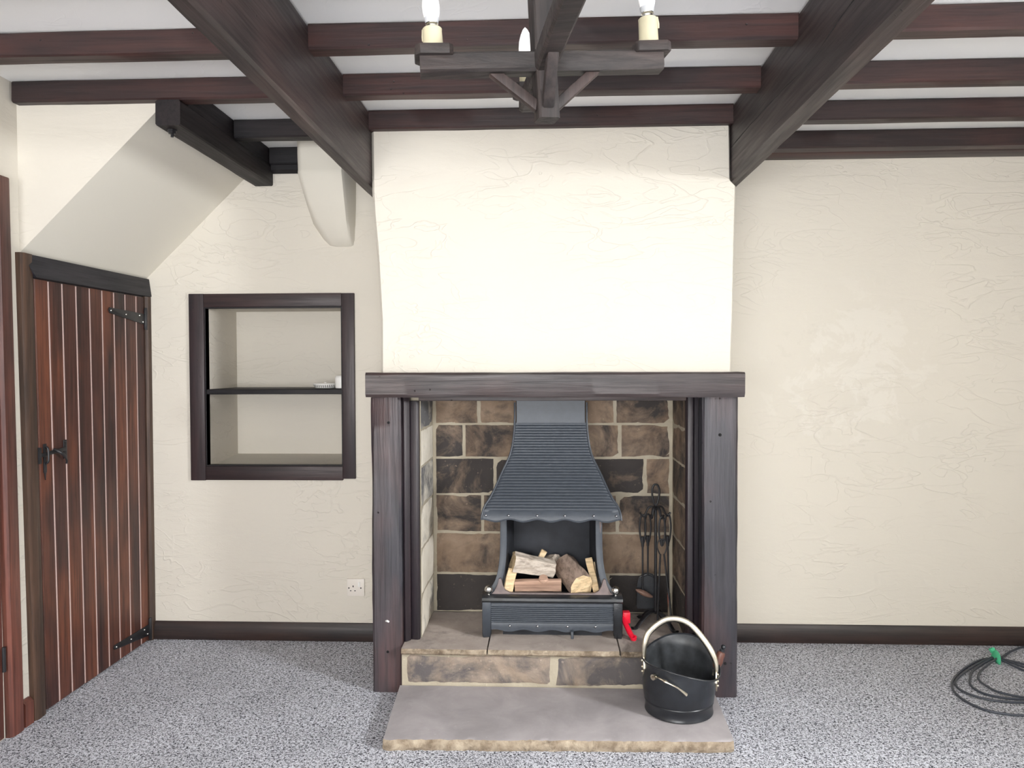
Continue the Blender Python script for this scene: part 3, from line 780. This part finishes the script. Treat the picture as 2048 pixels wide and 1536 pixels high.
for s, x0, x1 in ((-1, -.275, -.237), (1, .280, .318)):
    mb = MB()
    xo, xi = (x0, x1) if s < 0 else (x1, x0)
    mb.loft([[(xo, 3.237, .218), (xi, 3.237, .218), (xi, 3.30, .218), (xo, 3.30, .218)], [(xo, 3.234, .358), (xi, 3.234, .358), (xi, 3.30, .358), (xo, 3.30, .358)]])
    mb.loft([[(xo+s*-.002, 3.245, .2005), (xi+s*.006, 3.250, .2005), (xi+s*.006, 3.29, .2005), (xo, 3.29, .2005)], [(xo, 3.237, .218), (xi, 3.237, .218), (xi, 3.30, .218), (xo, 3.30, .218)]])
    build('corner_post', mb, M['castdark'] if s > 0 else M['hood'], t, bevel=.003)
    mb = MB(); cx = -.249 if s < 0 else .291
    mb.lathe([(.006, 0), (.006, .004), (.0035, .006), (.0035, .011)], (cx, 3.262, .381), seg=12); mb.ball((cx, 3.262, .403), .0180, 20)
    build('ball_finial', mb, M['steel'], t)
mb = MB(); zz = [.2325, .236, .245, .262]
for i in range(9):
    for j in range(6): zz.append(.266+.076*(i+j/6)/9)
zz += [.342, .346, .356]; rings = []
for z in zz:
    rib = 0
    if .266 <= z < .342: rib = .005*(1-abs(2*(((z-.266)/.076*9) % 1)-1)**4)-.002
    ring = []
    for j in range(37):
        x = -.238+.519*j/36
        zo = z-(.005*math.cos((x+.16)*2*PI/.122)*max(0, (.262-z)/.03))
        ring.append((x, 3.243-rib, zo))
    rings.append(ring)
back = [[(p[0], 3.252, p[2]) for p in r] for r in rings]
mb.loft(rings, close=False, caps=False); mb.loft(back, close=False, caps=False)
mb.loft([rings[0], back[0]], close=False, caps=False)
fp = build('front_panel', mb, M['hood'], t, smooth=60)
for x in (-.158, -.040, .087, .205):
    mb = MB(); mb.ball((x, 3.2415, .2535), .0055, 10); build('stud', mb, M['stud'], fp)
mb = MB(); mb.tube(smoothpath([(.106, 3.27, .238), (.106, 3.235, .236), (.106, 3.228, .225), (.106, 3.226, .206)], 4), .006, 8, squash=(1, .5)); build('ash_lever', mb, M['hood'], t)
mb = MB(); mb.box(-.19, .235, 3.29, 3.48, .20, .25); build('ash_pan', mb, M['soot'], t)

# ------------------------------------------------------------------ split logs
def log(label, p0, p1, prof, mats, up=(0, 0, 1), seed=0, taper=1.0, knot=None, grp='split logs in the fire basket'):
    """prof: cross-section in (side, up) metres"""
    p0, p1 = Vector(p0), Vector(p1); ax = (p1-p0).normalized(); e = ax.cross(Vector(up)).normalized(); u = e.cross(ax)
    L = (p1-p0).length
    pts = []
    for (a, b), (c, d_) in zip(prof, prof[1:]+prof[:1]):
        for k in range(3): pts.append((a+(c-a)*k/3, b+(d_-b)*k/3))
    rings = []; N = 12
    for i in range(N+1):
        s = i/N; sc = 1+(taper-1)*s; r = []
        for j, (a, b) in enumerate(pts):
            q = noise.noise_vector(Vector((s*L*16+seed, a*30, b*30+seed)))
            du = q.z*.006 if i in (0, N) else 0
            r.append((s*L+du, a*sc+q.x*.004, b*sc+q.y*.004))
        rings.append(r)
    def W(p): return p0+ax*p[0]+e*p[1]+u*p[2]
    mb = MB(); mb.loft([[W(p) for p in r] for r in rings], 0, capmi=1)
    if knot:
        a, h, rad, ln = knot
        c = p0+ax*(a*L)+u*h*.6; dirv = (u+e*.55).normalized()
        mb.lathe([(rad*1.5, 0), (rad*1.15, ln*.5), (rad, ln), (rad*.9, ln+.002)], c, dirv, 14)
        st = len(mb.f)-1; mb.mi[st] = 0
    o = build('log', mb, mats, origin=p0, smooth=40)
    return tag(o, label, 'log', grp)
half = [(-.045, -.036), (.045, -.036), (.05, -.005), (.035, .028), (.0, .042), (-.035, .030), (-.05, -.003)]
def scl(p, a, b=None): b = b or a; return [(x*a, y*b) for x, y in p]
rnd8 = [(math.cos(q), math.sin(q)) for q in [2*PI*(j+.3)/8 for j in range(8)]]
log('pale bark split log lying at the upper left of the basket', (-.150, 3.350, .503), (.028, 3.392, .460), scl(half, .95, 1.05), [M['bark'], M['cut']], seed=1, taper=.85)
log('reddish-brown knotted log along the front lip of the basket', (-.140, 3.322, .400), (.062, 3.324, .404), scl(rnd8, .029, .031), [M['bark2'], M['cut']], seed=2, knot=(.62, .03, .019, .024))
log('grey-brown split log with pale cut end towards the room, right of the basket', (.150, 3.292, .418), (.082, 3.440, .470), scl(half, 1.05, 1.15), [M['bark3'], M['cut']], seed=3)
log('short split stub standing at the lower left of the basket', (-.172, 3.30, .372), (-.148, 3.34, .470), scl(half, .42, .42), [M['cut'], M['cut']], up=(0, 1, .2), seed=4)
log('thin split stick leaning at the right side of the basket', (.216, 3.312, .372), (.184, 3.39, .510), scl(half, .30, .34), [M['cut'], M['cut']], up=(0, 1, .2), seed=5)
log('thinnest pale splinter of wood at the right cheek of the basket', (.226, 3.335, .368), (.208, 3.40, .485), scl(half, .18, .25), [M['cut'], M['cut']], up=(0, 1, .2), seed=6)
log('pale round log half hidden at the back of the basket', (-.010, 3.480, .462), (.045, 3.440, .482), scl(half, .75, .75), [M['bark'], M['bark']], seed=7)
log('small pale wood chip poking up behind the pale bark log', (-.030, 3.440, .49), (-.010, 3.445, .528), scl(half, .28, .2), [M['cut'], M['cut']], up=(0, 1, .2), seed=8)

# ------------------------------------------------------------------ hearth tools
TX, TY = .482, 3.42
t = thing('fire_tool_stand', (TX, TY, .2), 'black wrought iron fire tool stand with looped top in the firebox corner', 'tool stand')
mb = MB(); mb.tube([(TX, TY, .255), (TX, TY, .745)], .0065, 10); build('pole', mb, M['iron'], t)
mb = MB(); mb.tube(smoothpath([(TX, TY, .735), (TX-.012, TY, .765), (TX-.016, TY, .80), (TX-.010, TY, .825), (TX, TY, .831), (TX+.010, TY, .825), (TX+.016, TY, .80), (TX+.012, TY, .765)], 4, True), .0045, 8, closed=True)
build('loop_handle', mb, M['iron'], t)
hooks = [(-1, -.1), (.95, .15), (-.45, -.85), (.35, -.9)]
for hx, hy in hooks:
    mb = MB(); mb.tube(smoothpath([(TX, TY, .715), (TX+hx*.012, TY+hy*.012, .733), (TX+hx*.032, TY+hy*.032, .728), (TX+hx*.046, TY+hy*.046, .700), (TX+hx*.058, TY+hy*.058, .690), (TX+hx*.070, TY+hy*.070, .706)], 5), .0055, 8, squash=(1.2, .8))
    build('hook', mb, M['iron'], t)
for fx, fy in ((-.09, -.045), (.065, -.08), (.045, .09), (-.05, .09)):
    mb = MB(); mb.tube(smoothpath([(TX, TY, .262), (TX+fx*.35, TY+fy*.35, .262), (TX+fx*.75, TY+fy*.75, .232), (TX+fx, TY+fy, .207), (TX+fx*1.2, TY+fy*1.2, .2075)], 5), .009, 8, squash=(1.5, .6))
    build('foot', mb, M['iron'], t)
def tool_top(mb, x, y, z=.700, bottom=.40, lean=0.0):
    mb.tube(smoothpath([(x, y, z-.135), (x-.010, y, z-.10), (x-.0135, y, z-.055), (x-.008, y, z-.012), (x, y, z-.003), (x+.008, y, z-.012), (x+.0135, y, z-.055), (x+.010, y, z-.10)], 4, True), .0042, 8, closed=True)
    mb.tube([(x, y, z-.10), (x, y, z-.145)], [.0085, .006], 8)
    mb.tube([(x, y, z-.14), (x+lean, y, bottom)], .0042, 8)
g = 'fire tools hanging on the stand'
hp = [(TX+hx*.058, TY+hy*.058) for hx, hy in hooks]
x, y = hp[0]
t = thing('hearth_brush', (x, y, .33), 'hanging hearth brush with worn oval brown head, first on the tool stand', 'brush', g)
mb = MB(); tool_top(mb, x, y, bottom=.362); build('handle', mb, M['iron'], t)
mb = MB(); rings = []
for k in range(13):
    a = k/12; r = math.sin(PI*min(max(a, .03), .97))**.5
    rings.append([(x-.030+.074*a, y+.020*r*math.cos(q), .362-.030*a+.013*r*math.sin(q)) for q in [2*PI*j/12 for j in range(12)]])
mb.loft(rings); build('brush_head', mb, M['brush'], t)
x, y = hp[3][0]-.05, TY+.035
t = thing('fire_shovel', (x, y, .27), 'black fire shovel with broad blade hanging at the back of the tool stand', 'shovel', g)
mb = MB(); tool_top(mb, x, y, z=.695, bottom=.415); build('handle', mb, M['iron'], t)
mb = MB(); sh = [(-.024, .42), (-.040, .40), (-.047, .36), (-.050, .28), (-.044, .262), (.044, .262), (.050, .28), (.047, .36), (.040, .40), (.024, .42), (.008, .425), (-.008, .425)]
mb.prism([(x+a, b) for a, b in sh], 'Y', y+.010, y+.013)
for s in (-1, 1): mb.add([(x+s*.047, y+.011, .36), (x+s*.050, y+.011, .28), (x+s*.052, y-.012, .285), (x+s*.049, y-.010, .36)], [(0, 1, 2, 3)])
mb.tube([(x-.036, y+.006, .405), (x, y+.002, .422), (x+.036, y+.006, .405)], .005, 8)
build('blade', mb, M['castdark'], t)
x, y = hp[3]
t = thing('fire_tongs', (x, y, .22), 'hanging black fire tongs with two spread legs in front of the shovel', 'tongs', g)
mb = MB(); mb.tube(smoothpath([(x, y, .57), (x-.010, y, .60), (x-.0135, y, .645), (x-.008, y, .688), (x, y, .697), (x+.008, y, .688), (x+.0135, y, .645), (x+.010, y, .60)], 4, True), .0042, 8, closed=True)
build('loop_handle', mb, M['iron'], t)
mb = MB(); mb.tube(smoothpath([(x-.008, y-.004, .53), (x-.022, y-.004, .565), (x-.016, y-.004, .592), (x, y-.004, .600), (x+.016, y-.004, .592), (x+.020, y-.004, .565), (x+.008, y-.004, .53)], 5), .003, 8)
mb.tube([(x, y, .572), (x, y-.002, .598)], .006, 8)
build('spring_bow', mb, M['iron'], t)
for s, xe in ((-1, x-.020), (1, x+.042)):
    mb = MB(); mb.tube([(x+s*.008, y-.004, .535), (xe, y-.004, .245), (xe-s*.012, y-.004, .228)], .0042, 8); mb.ball((xe-s*.012, y-.004, .228), .008, 10, sc=(1.2, .5, .8))
    build('leg', mb, M['iron'], t)
x, y = hp[1]
t = thing('fire_poker', (x, y, .22), 'straight black fire poker with brass collar, nearest the right firebox wall', 'poker', g)
mb = MB(); tool_top(mb, x, y, bottom=.235, lean=.006); build('shaft', mb, M['iron'], t)
mb = MB(); mb.tube([(x+.004, y, .345), (x+.006, y, .24)], [.0075, .0065], 10); build('collar', mb, M['brass'], t)

# red plastic handle lying against the basket foot
t = thing('plastic_fire_tool', (.36, 3.27, .201), 'bright red plastic hook-ended handle lying beside the right foot of the basket', 'tool')
mb = MB()
mb.tube(smoothpath([(.329, 3.345, .262), (.338, 3.315, .245), (.352, 3.270, .220), (.360, 3.245, .212)], 5), .0125, 10, squash=(1, .7))
build('grip', mb, M['red'], t)
mb = MB(); mb.lathe([(.0065, -.007), (.0135, -.006), (.0135, .006), (.0065, .007), (.0065, -.007)], (.364, 3.236, .2105), (0, -.35, 1), 18, caps=False)
build('hanging_eye', mb, M['red'], t)
mb = MB(); mb.box(.328, .362, 3.335, 3.375, .236, .285); build('head', mb, M['red'], t, bevel=.005)

# ------------------------------------------------------------------ coal scuttle
SX, SY, SZ = .503, 2.942, .0415
t = thing('coal_scuttle', (SX, SY, SZ), 'black helmet coal scuttle with brass hoop handle on the hearth slab', 'coal scuttle')
def rim_z(a):       # a: 0 = right, pi/2 = away from camera, -pi/2 towards camera
    key = [(-180, .196), (-150, .197), (-120, .195), (-90, .180), (-60, .160), (-35, .146), (-12, .147), (2, .166), (14, .200), (25, .218), (40, .230), (57, .242), (75, .244), (101, .239), (120, .226), (140, .212), (160, .200), (180, .196)]
    d = math.degrees(a)
    while d > 180: d -= 360
    while d < -180: d += 360
    for (p, q), (r, s) in zip(key, key[1:]):
        if p <= d <= r:
            k = (d-p)/(r-p); k = k*k*(3-2*k) if False else k
            return q+(s-q)*k
    return .2
def body_r(z, a):
    key = [(0, .128), (.035, .127), (.05, .131), (.09, .1365), (.13, .137), (.17, .134), (.21, .131), (.24, .134), (.27, .142)]
    for (p, q), (r, s) in zip(key, key[1:]):
        if z <= r: return q+(s-q)*max(0, (z-p))/(r-p)
    return key[-1][1]
NS = 72
def srm(a):     # smoothed rim height
    return sum(rim_z(a+math.radians(k)) for k in (-12, -8, -4, 0, 4, 8, 12))/7
def shell(inset):
    rings = []
    for i in range(23):
        k = i/22; r = []
        for j in range(NS):
            a = 2*PI*j/NS; z = .052+(srm(a)-.052)*k
            rad = body_r(z, a)-inset
            fl = max(0, math.cos(a-math.radians(22)))*.022*max(0, (k-.75)/.25)**2+max(0, math.cos(a+math.radians(170)))*.006*max(0, (k-.8)/.2)**2
            rad += fl
            r.append((SX+rad*math.cos(a), SY+rad*math.sin(a), SZ+z))
        rings.append(r)
    return rings
mb = MB(); mb.loft(shell(0), caps=False)
body = build('body', mb, M['scuttle'], t, smooth=60)
mb = MB(); inn = shell(.0025); mb.loft(inn, caps=False); mb.add(inn[0], [tuple(range(NS))])
build('lining', mb, M['scuttle_in'], body, smooth=60)
rimp = [(Vector(a)+Vector(b))/2 for a, b in zip(shell(0)[-1], inn[-1])]
mb = MB(); mb.tube(rimp, .0034, 8, closed=True); build('rolled_rim', mb, M['scuttle'], body)
mb = MB(); mb.lathe([(.100, .003), (.124, 0), (.1285, .003), (.1285, .006), (.1265, .009), (.1265, .038), (.129, .041), (.1305, .045), (.129, .049), (.1275, .0505), (.129, .052), (.1315, .055), (.130, .0585), (.126, .060)], (SX, SY, SZ), seg=64)
build('foot_ring', mb, M['scuttle'], t, smooth=50)
# brass hoop
ha, hb = Vector((SX-.132, SY-.005, SZ+.190)), Vector((SX+.136, SY-.030, SZ+.150))
hoop = smoothpath([ha, ha+Vector((.002, -.002, .065)), Vector((SX-.108, SY+.005, SZ+.300)), Vector((SX-.040, SY+.012, SZ+.343)), Vector((SX+.035, SY+.006, SZ+.331)), Vector((SX+.100, SY-.012, SZ+.262)), hb+Vector((-.004, .004, .050)), hb], 7)
nh = len(hoop)
mb = MB(); mb.tube(hoop, [.0045+.0050*min(1, math.sin(PI*(i/(nh-1)))*1.6) for i in range(nh)], 12, squash=(1.25, .8)); build('hoop_handle', mb, M['brass'], t)
mb = MB()
mb.prism([(a*1.25, b*1.15) for a, b in ((-.009, -.03), (-.016, -.012), (-.010, .004), (-.007, .02), (.007, .02), (.010, .004), (.016, -.012), (.009, -.03), (0, -.045))], 'X', -.002, .002)
mb.ball((.004, 0, -.012), .005, 8); mb.ball((.004, 0, -.03), .005, 8); mb.ball((.004, 0, .012), .006, 8)
b2 = MB(); b2.v = list(mb.v); b2.f = [list(f) for f in mb.f]; b2.mi = list(mb.mi); b2.t = list(mb.t)
mb.xform(Matrix.Translation(hb+Vector((.0005, 0, -.014))) @ Matrix.Rotation(math.radians(-18), 4, 'Z'))
build('hoop_bracket', mb, M['brass'], t)
b2.xform(Matrix.Translation(ha+Vector((-.003, 0, -.012))) @ Matrix.Rotation(math.radians(182), 4, 'Z'))
build('hoop_bracket', b2, M['brass'], t)
# small brass bracket on the front
def on_body(deg, z, off=.0):
    a = math.radians(deg); r = body_r(z, a)+off
    return Vector((SX+r*math.cos(a), SY+r*math.sin(a), SZ+z))
pp = [on_body(-137, .166, .004), on_body(-128, .168, .016), on_body(-120, .163, .016), on_body(-113, .158, .018), on_body(-103, .146, .012), on_body(-95, .130, .005), on_body(-88, .116, .003)]
mb = MB(); sp = smoothpath(pp, 5); mb.tube(sp, [.0042+.0035*(max(0, 1-abs(i/(len(sp)-1)-.38)*9))+.0035*max(0, (i/(len(sp)-1)-.75)*4) for i in range(len(sp))], 10, squash=(1, .7))
mb.tube([on_body(-140, .160, 0), on_body(-140, .160, .012)], .011, 10); mb.tube([on_body(-134, .164, .012), on_body(-140, .160, .012)], .006, 8)
build('front_bracket', mb, M['brass'], t)
# tipping handle with turned wooden grip at the right rear
g0, g1 = Vector((SX+.132, SY+.012, SZ+.128)), Vector((SX+.176, SY+.028, SZ+.235))
ax = (g1-g0).normalized(); L = (g1-g0).length
mb = MB(); mb.lathe([(.004, 0), (.005, .012), (.0085, .020), (.0085, .030)], g0, ax, 14); gh = build('tipping_handle', mb, M['brass'], t)
mb = MB(); mb.lathe([(.010, .030), (.0145, .036), (.0175, .055), (.0155, .076), (.0165, .083), (.0145, .092), (.009, .095)], g0, ax, 18); build('wooden_grip', mb, M['grip'], gh)
mb = MB(); mb.lathe([(.009, .095), (.010, .101), (.006, .106)], g0, ax, 14); mb.ball(g0+ax*.114, .0095, 14); build('end_knob', mb, M['scuttle'], gh)

# ------------------------------------------------------------------ coiled cable
t = thing('coiled_cable', (1.9, 3.3, 0), 'coil of dark grey cable held by green tape on the carpet by the skirting', 'cable')
A = [(2.52, 3.775), (2.309, 3.765), (2.189, 3.699), (2.113, 3.632), (2.075, 3.606)]
loops = [
 [(1.995, 3.590), (1.907, 3.525), (1.805, 3.428), (1.731, 3.338), (1.697, 3.276), (1.679, 3.218), (1.678, 3.140), (1.706, 3.067), (1.754, 3.033), (1.834, 3.018), (2.00, 3.04), (2.16, 3.14), (2.24, 3.28), (2.22, 3.42), (2.150, 3.535), (2.075, 3.603)],
 [(2.052, 3.599), (1.954, 3.540), (1.831, 3.429), (1.755, 3.351), (1.724, 3.301), (1.711, 3.248), (1.728, 3.191), (1.774, 3.149), (1.832, 3.129), (1.90, 3.126), (2.05, 3.14), (2.17, 3.23), (2.20, 3.36), (2.116, 3.500), (2.066, 3.590)],
 [(2.044, 3.585), (1.964, 3.534), (1.871, 3.444), (1.817, 3.365), (1.786, 3.303), (1.780, 3.244), (1.803, 3.200), (1.856, 3.171), (1.923, 3.165), (2.05, 3.19), (2.15, 3.29), (2.16, 3.40), (2.10, 3.47), (2.055, 3.575)],
 [(2.036, 3.557), (1.926, 3.465), (1.868, 3.392), (1.842, 3.336), (1.842, 3.270), (1.860, 3.219), (1.930, 3.176), (2.05, 3.17)]]
pts = [(x, y, .006) for x, y in A]
for k, lp in enumerate(loops):
    for i, (x, y) in enumerate(lp):
        near = max(0, 1-math.hypot(x-2.06, y-3.59)/.12)
        pts.append((x, y, .006+.003*(k % 2)+near*.006*k))
mb = MB(); mb.tube(smoothpath(pts, 5), .0048, 8); build('cable', mb, M['cable'], t)
mb = MB(); mb.tube(smoothpath([(2.062, 3.612, .004), (2.056, 3.618, .018), (2.050, 3.598, .031), (2.044, 3.566, .028), (2.040, 3.552, .012), (2.046, 3.57, .003)], 4, True), .014, 8, closed=True, squash=(1.3, .35))
mb.add([(2.046, 3.604, .026), (2.070, 3.606, .028), (2.060, 3.618, .052), (2.036, 3.614, .046)], [(0, 1, 2, 3)])
mb.tube([(2.045, 3.608, .030), (2.036, 3.612, .044), (2.050, 3.616, .050)], [.008, .007, .003], 8, squash=(1.2, .5))
build('tape_tie', mb, M['green'], t)

# ------------------------------------------------------------------ hanging timber light
CHX, CHY, CHZ = -.004, 1.655, 2.003
t = thing('chandelier', (CHX, CHY, CHZ), 'rustic dark timber cross chandelier with candle bulbs hanging from the ceiling', 'chandelier')
ROT = Matrix.Translation((CHX, CHY, CHZ)) @ Matrix.Rotation(math.radians(9), 4, 'Z') @ Matrix.Rotation(math.radians(-3.2), 4, 'Y')
def part(name, mb, mats, par=t, **kw):
    mb.xform(ROT); return build(name, mb, mats, par, **kw)
m = hewn('Z', -.122, CEIL-CHZ-.001, -.023, .023, -.023, .023, 16, .0015, .005, 71); m.xform(Matrix.Rotation(math.radians(9), 4, 'Z')); part('post', m, M['chandZ'])
part('arm', hewn('X', -.262, .256, -.024, .024, -.024, .019, 18, .002, .006, 72), M['chand'])
m = hewn('X', -.370, .250, -.023, .023, -.024, .0185, 22, .002, .006, 73); m.xform(Matrix.Rotation(PI/2, 4, 'Z')); part('arm', m, M['chand'])
for k in range(4):
    q = Matrix.Rotation(PI/2*k, 4, 'Z')
    m = MB(); rings = []
    for px, pz in ((.108, -.026), (.018, -.098)):
        rings.append([(px-.010, -.012, pz), (px+.010, -.012, pz), (px+.010, .012, pz), (px-.010, .012, pz)])
    rings = [[(.120, -.012, -.024), (.120, .012, -.024), (.088, .012, -.024), (.088, -.012, -.024)], [(.024, -.012, -.104), (.024, .012, -.104), (.019, .012, -.080), (.019, -.012, -.080)]]
    m.loft(rings); m.xform(q); part('brace', m, M['chandZ'], bevel=.003)
    q0, q = q, q @ Matrix.Translation((.11 if k == 3 else 0, 0, 0))
    m = MB(); m.prism([(.200, -.034), (.262, -.036), (.272, -.026), (.270, .026), (.260, .036), (.200, .034), (.192, .026), (.194, -.026)], 'Z', .010, .032); m.xform(q); part('drip_tray', m, M['chand'], bevel=.003)
    h = [.058, .044, .042, .047][k]; cx = .232
    m = MB(); m.lathe([(.0205, .0325), (.0208, .044), (.0200, .0325+h-.006), (.0205, .0325+h-.002), (.0185, .0325+h), (.008, .0325+h-.002)], (cx, 0, 0), seg=24)
    m.tube([(cx+.0185, -.006, .0325+h), (cx+.020, -.008, .0325+h-.015), (cx+.0205, -.008, .0325+h-.024)], [.003, .003, .002], 6)
    m.xform(q); cs = part('candle_sleeve', m, M['candle'])
    zb = .0325+h+(.018 if k in (2,) else .002)
    if k == 2: zb = .0325+h
    m = MB(); m.lathe([(.011, -.006), (.011, .006), (.0135, .008), (.0135, .010)], (cx, 0, zb), seg=20); m.xform(q)
    bl = part('bulb', m, M['steel'], cs)
    m = MB(); m.lathe([(.0130, .010), (.0150, .016), (.0155, .022)], (cx, 0, zb), seg=20, caps=False); m.xform(q); part('bulb_collar', m, M['collar'], cs)
    m = MB(); m.lathe([(.0155, .0215), (.0178, .032), (.0185, .045), (.0165, .062), (.0115, .078), (.006, .090), (.0005, .096)], (cx, 0, zb), seg=24); m.xform(q); part('bulb_globe', m, M['bulb'], cs)
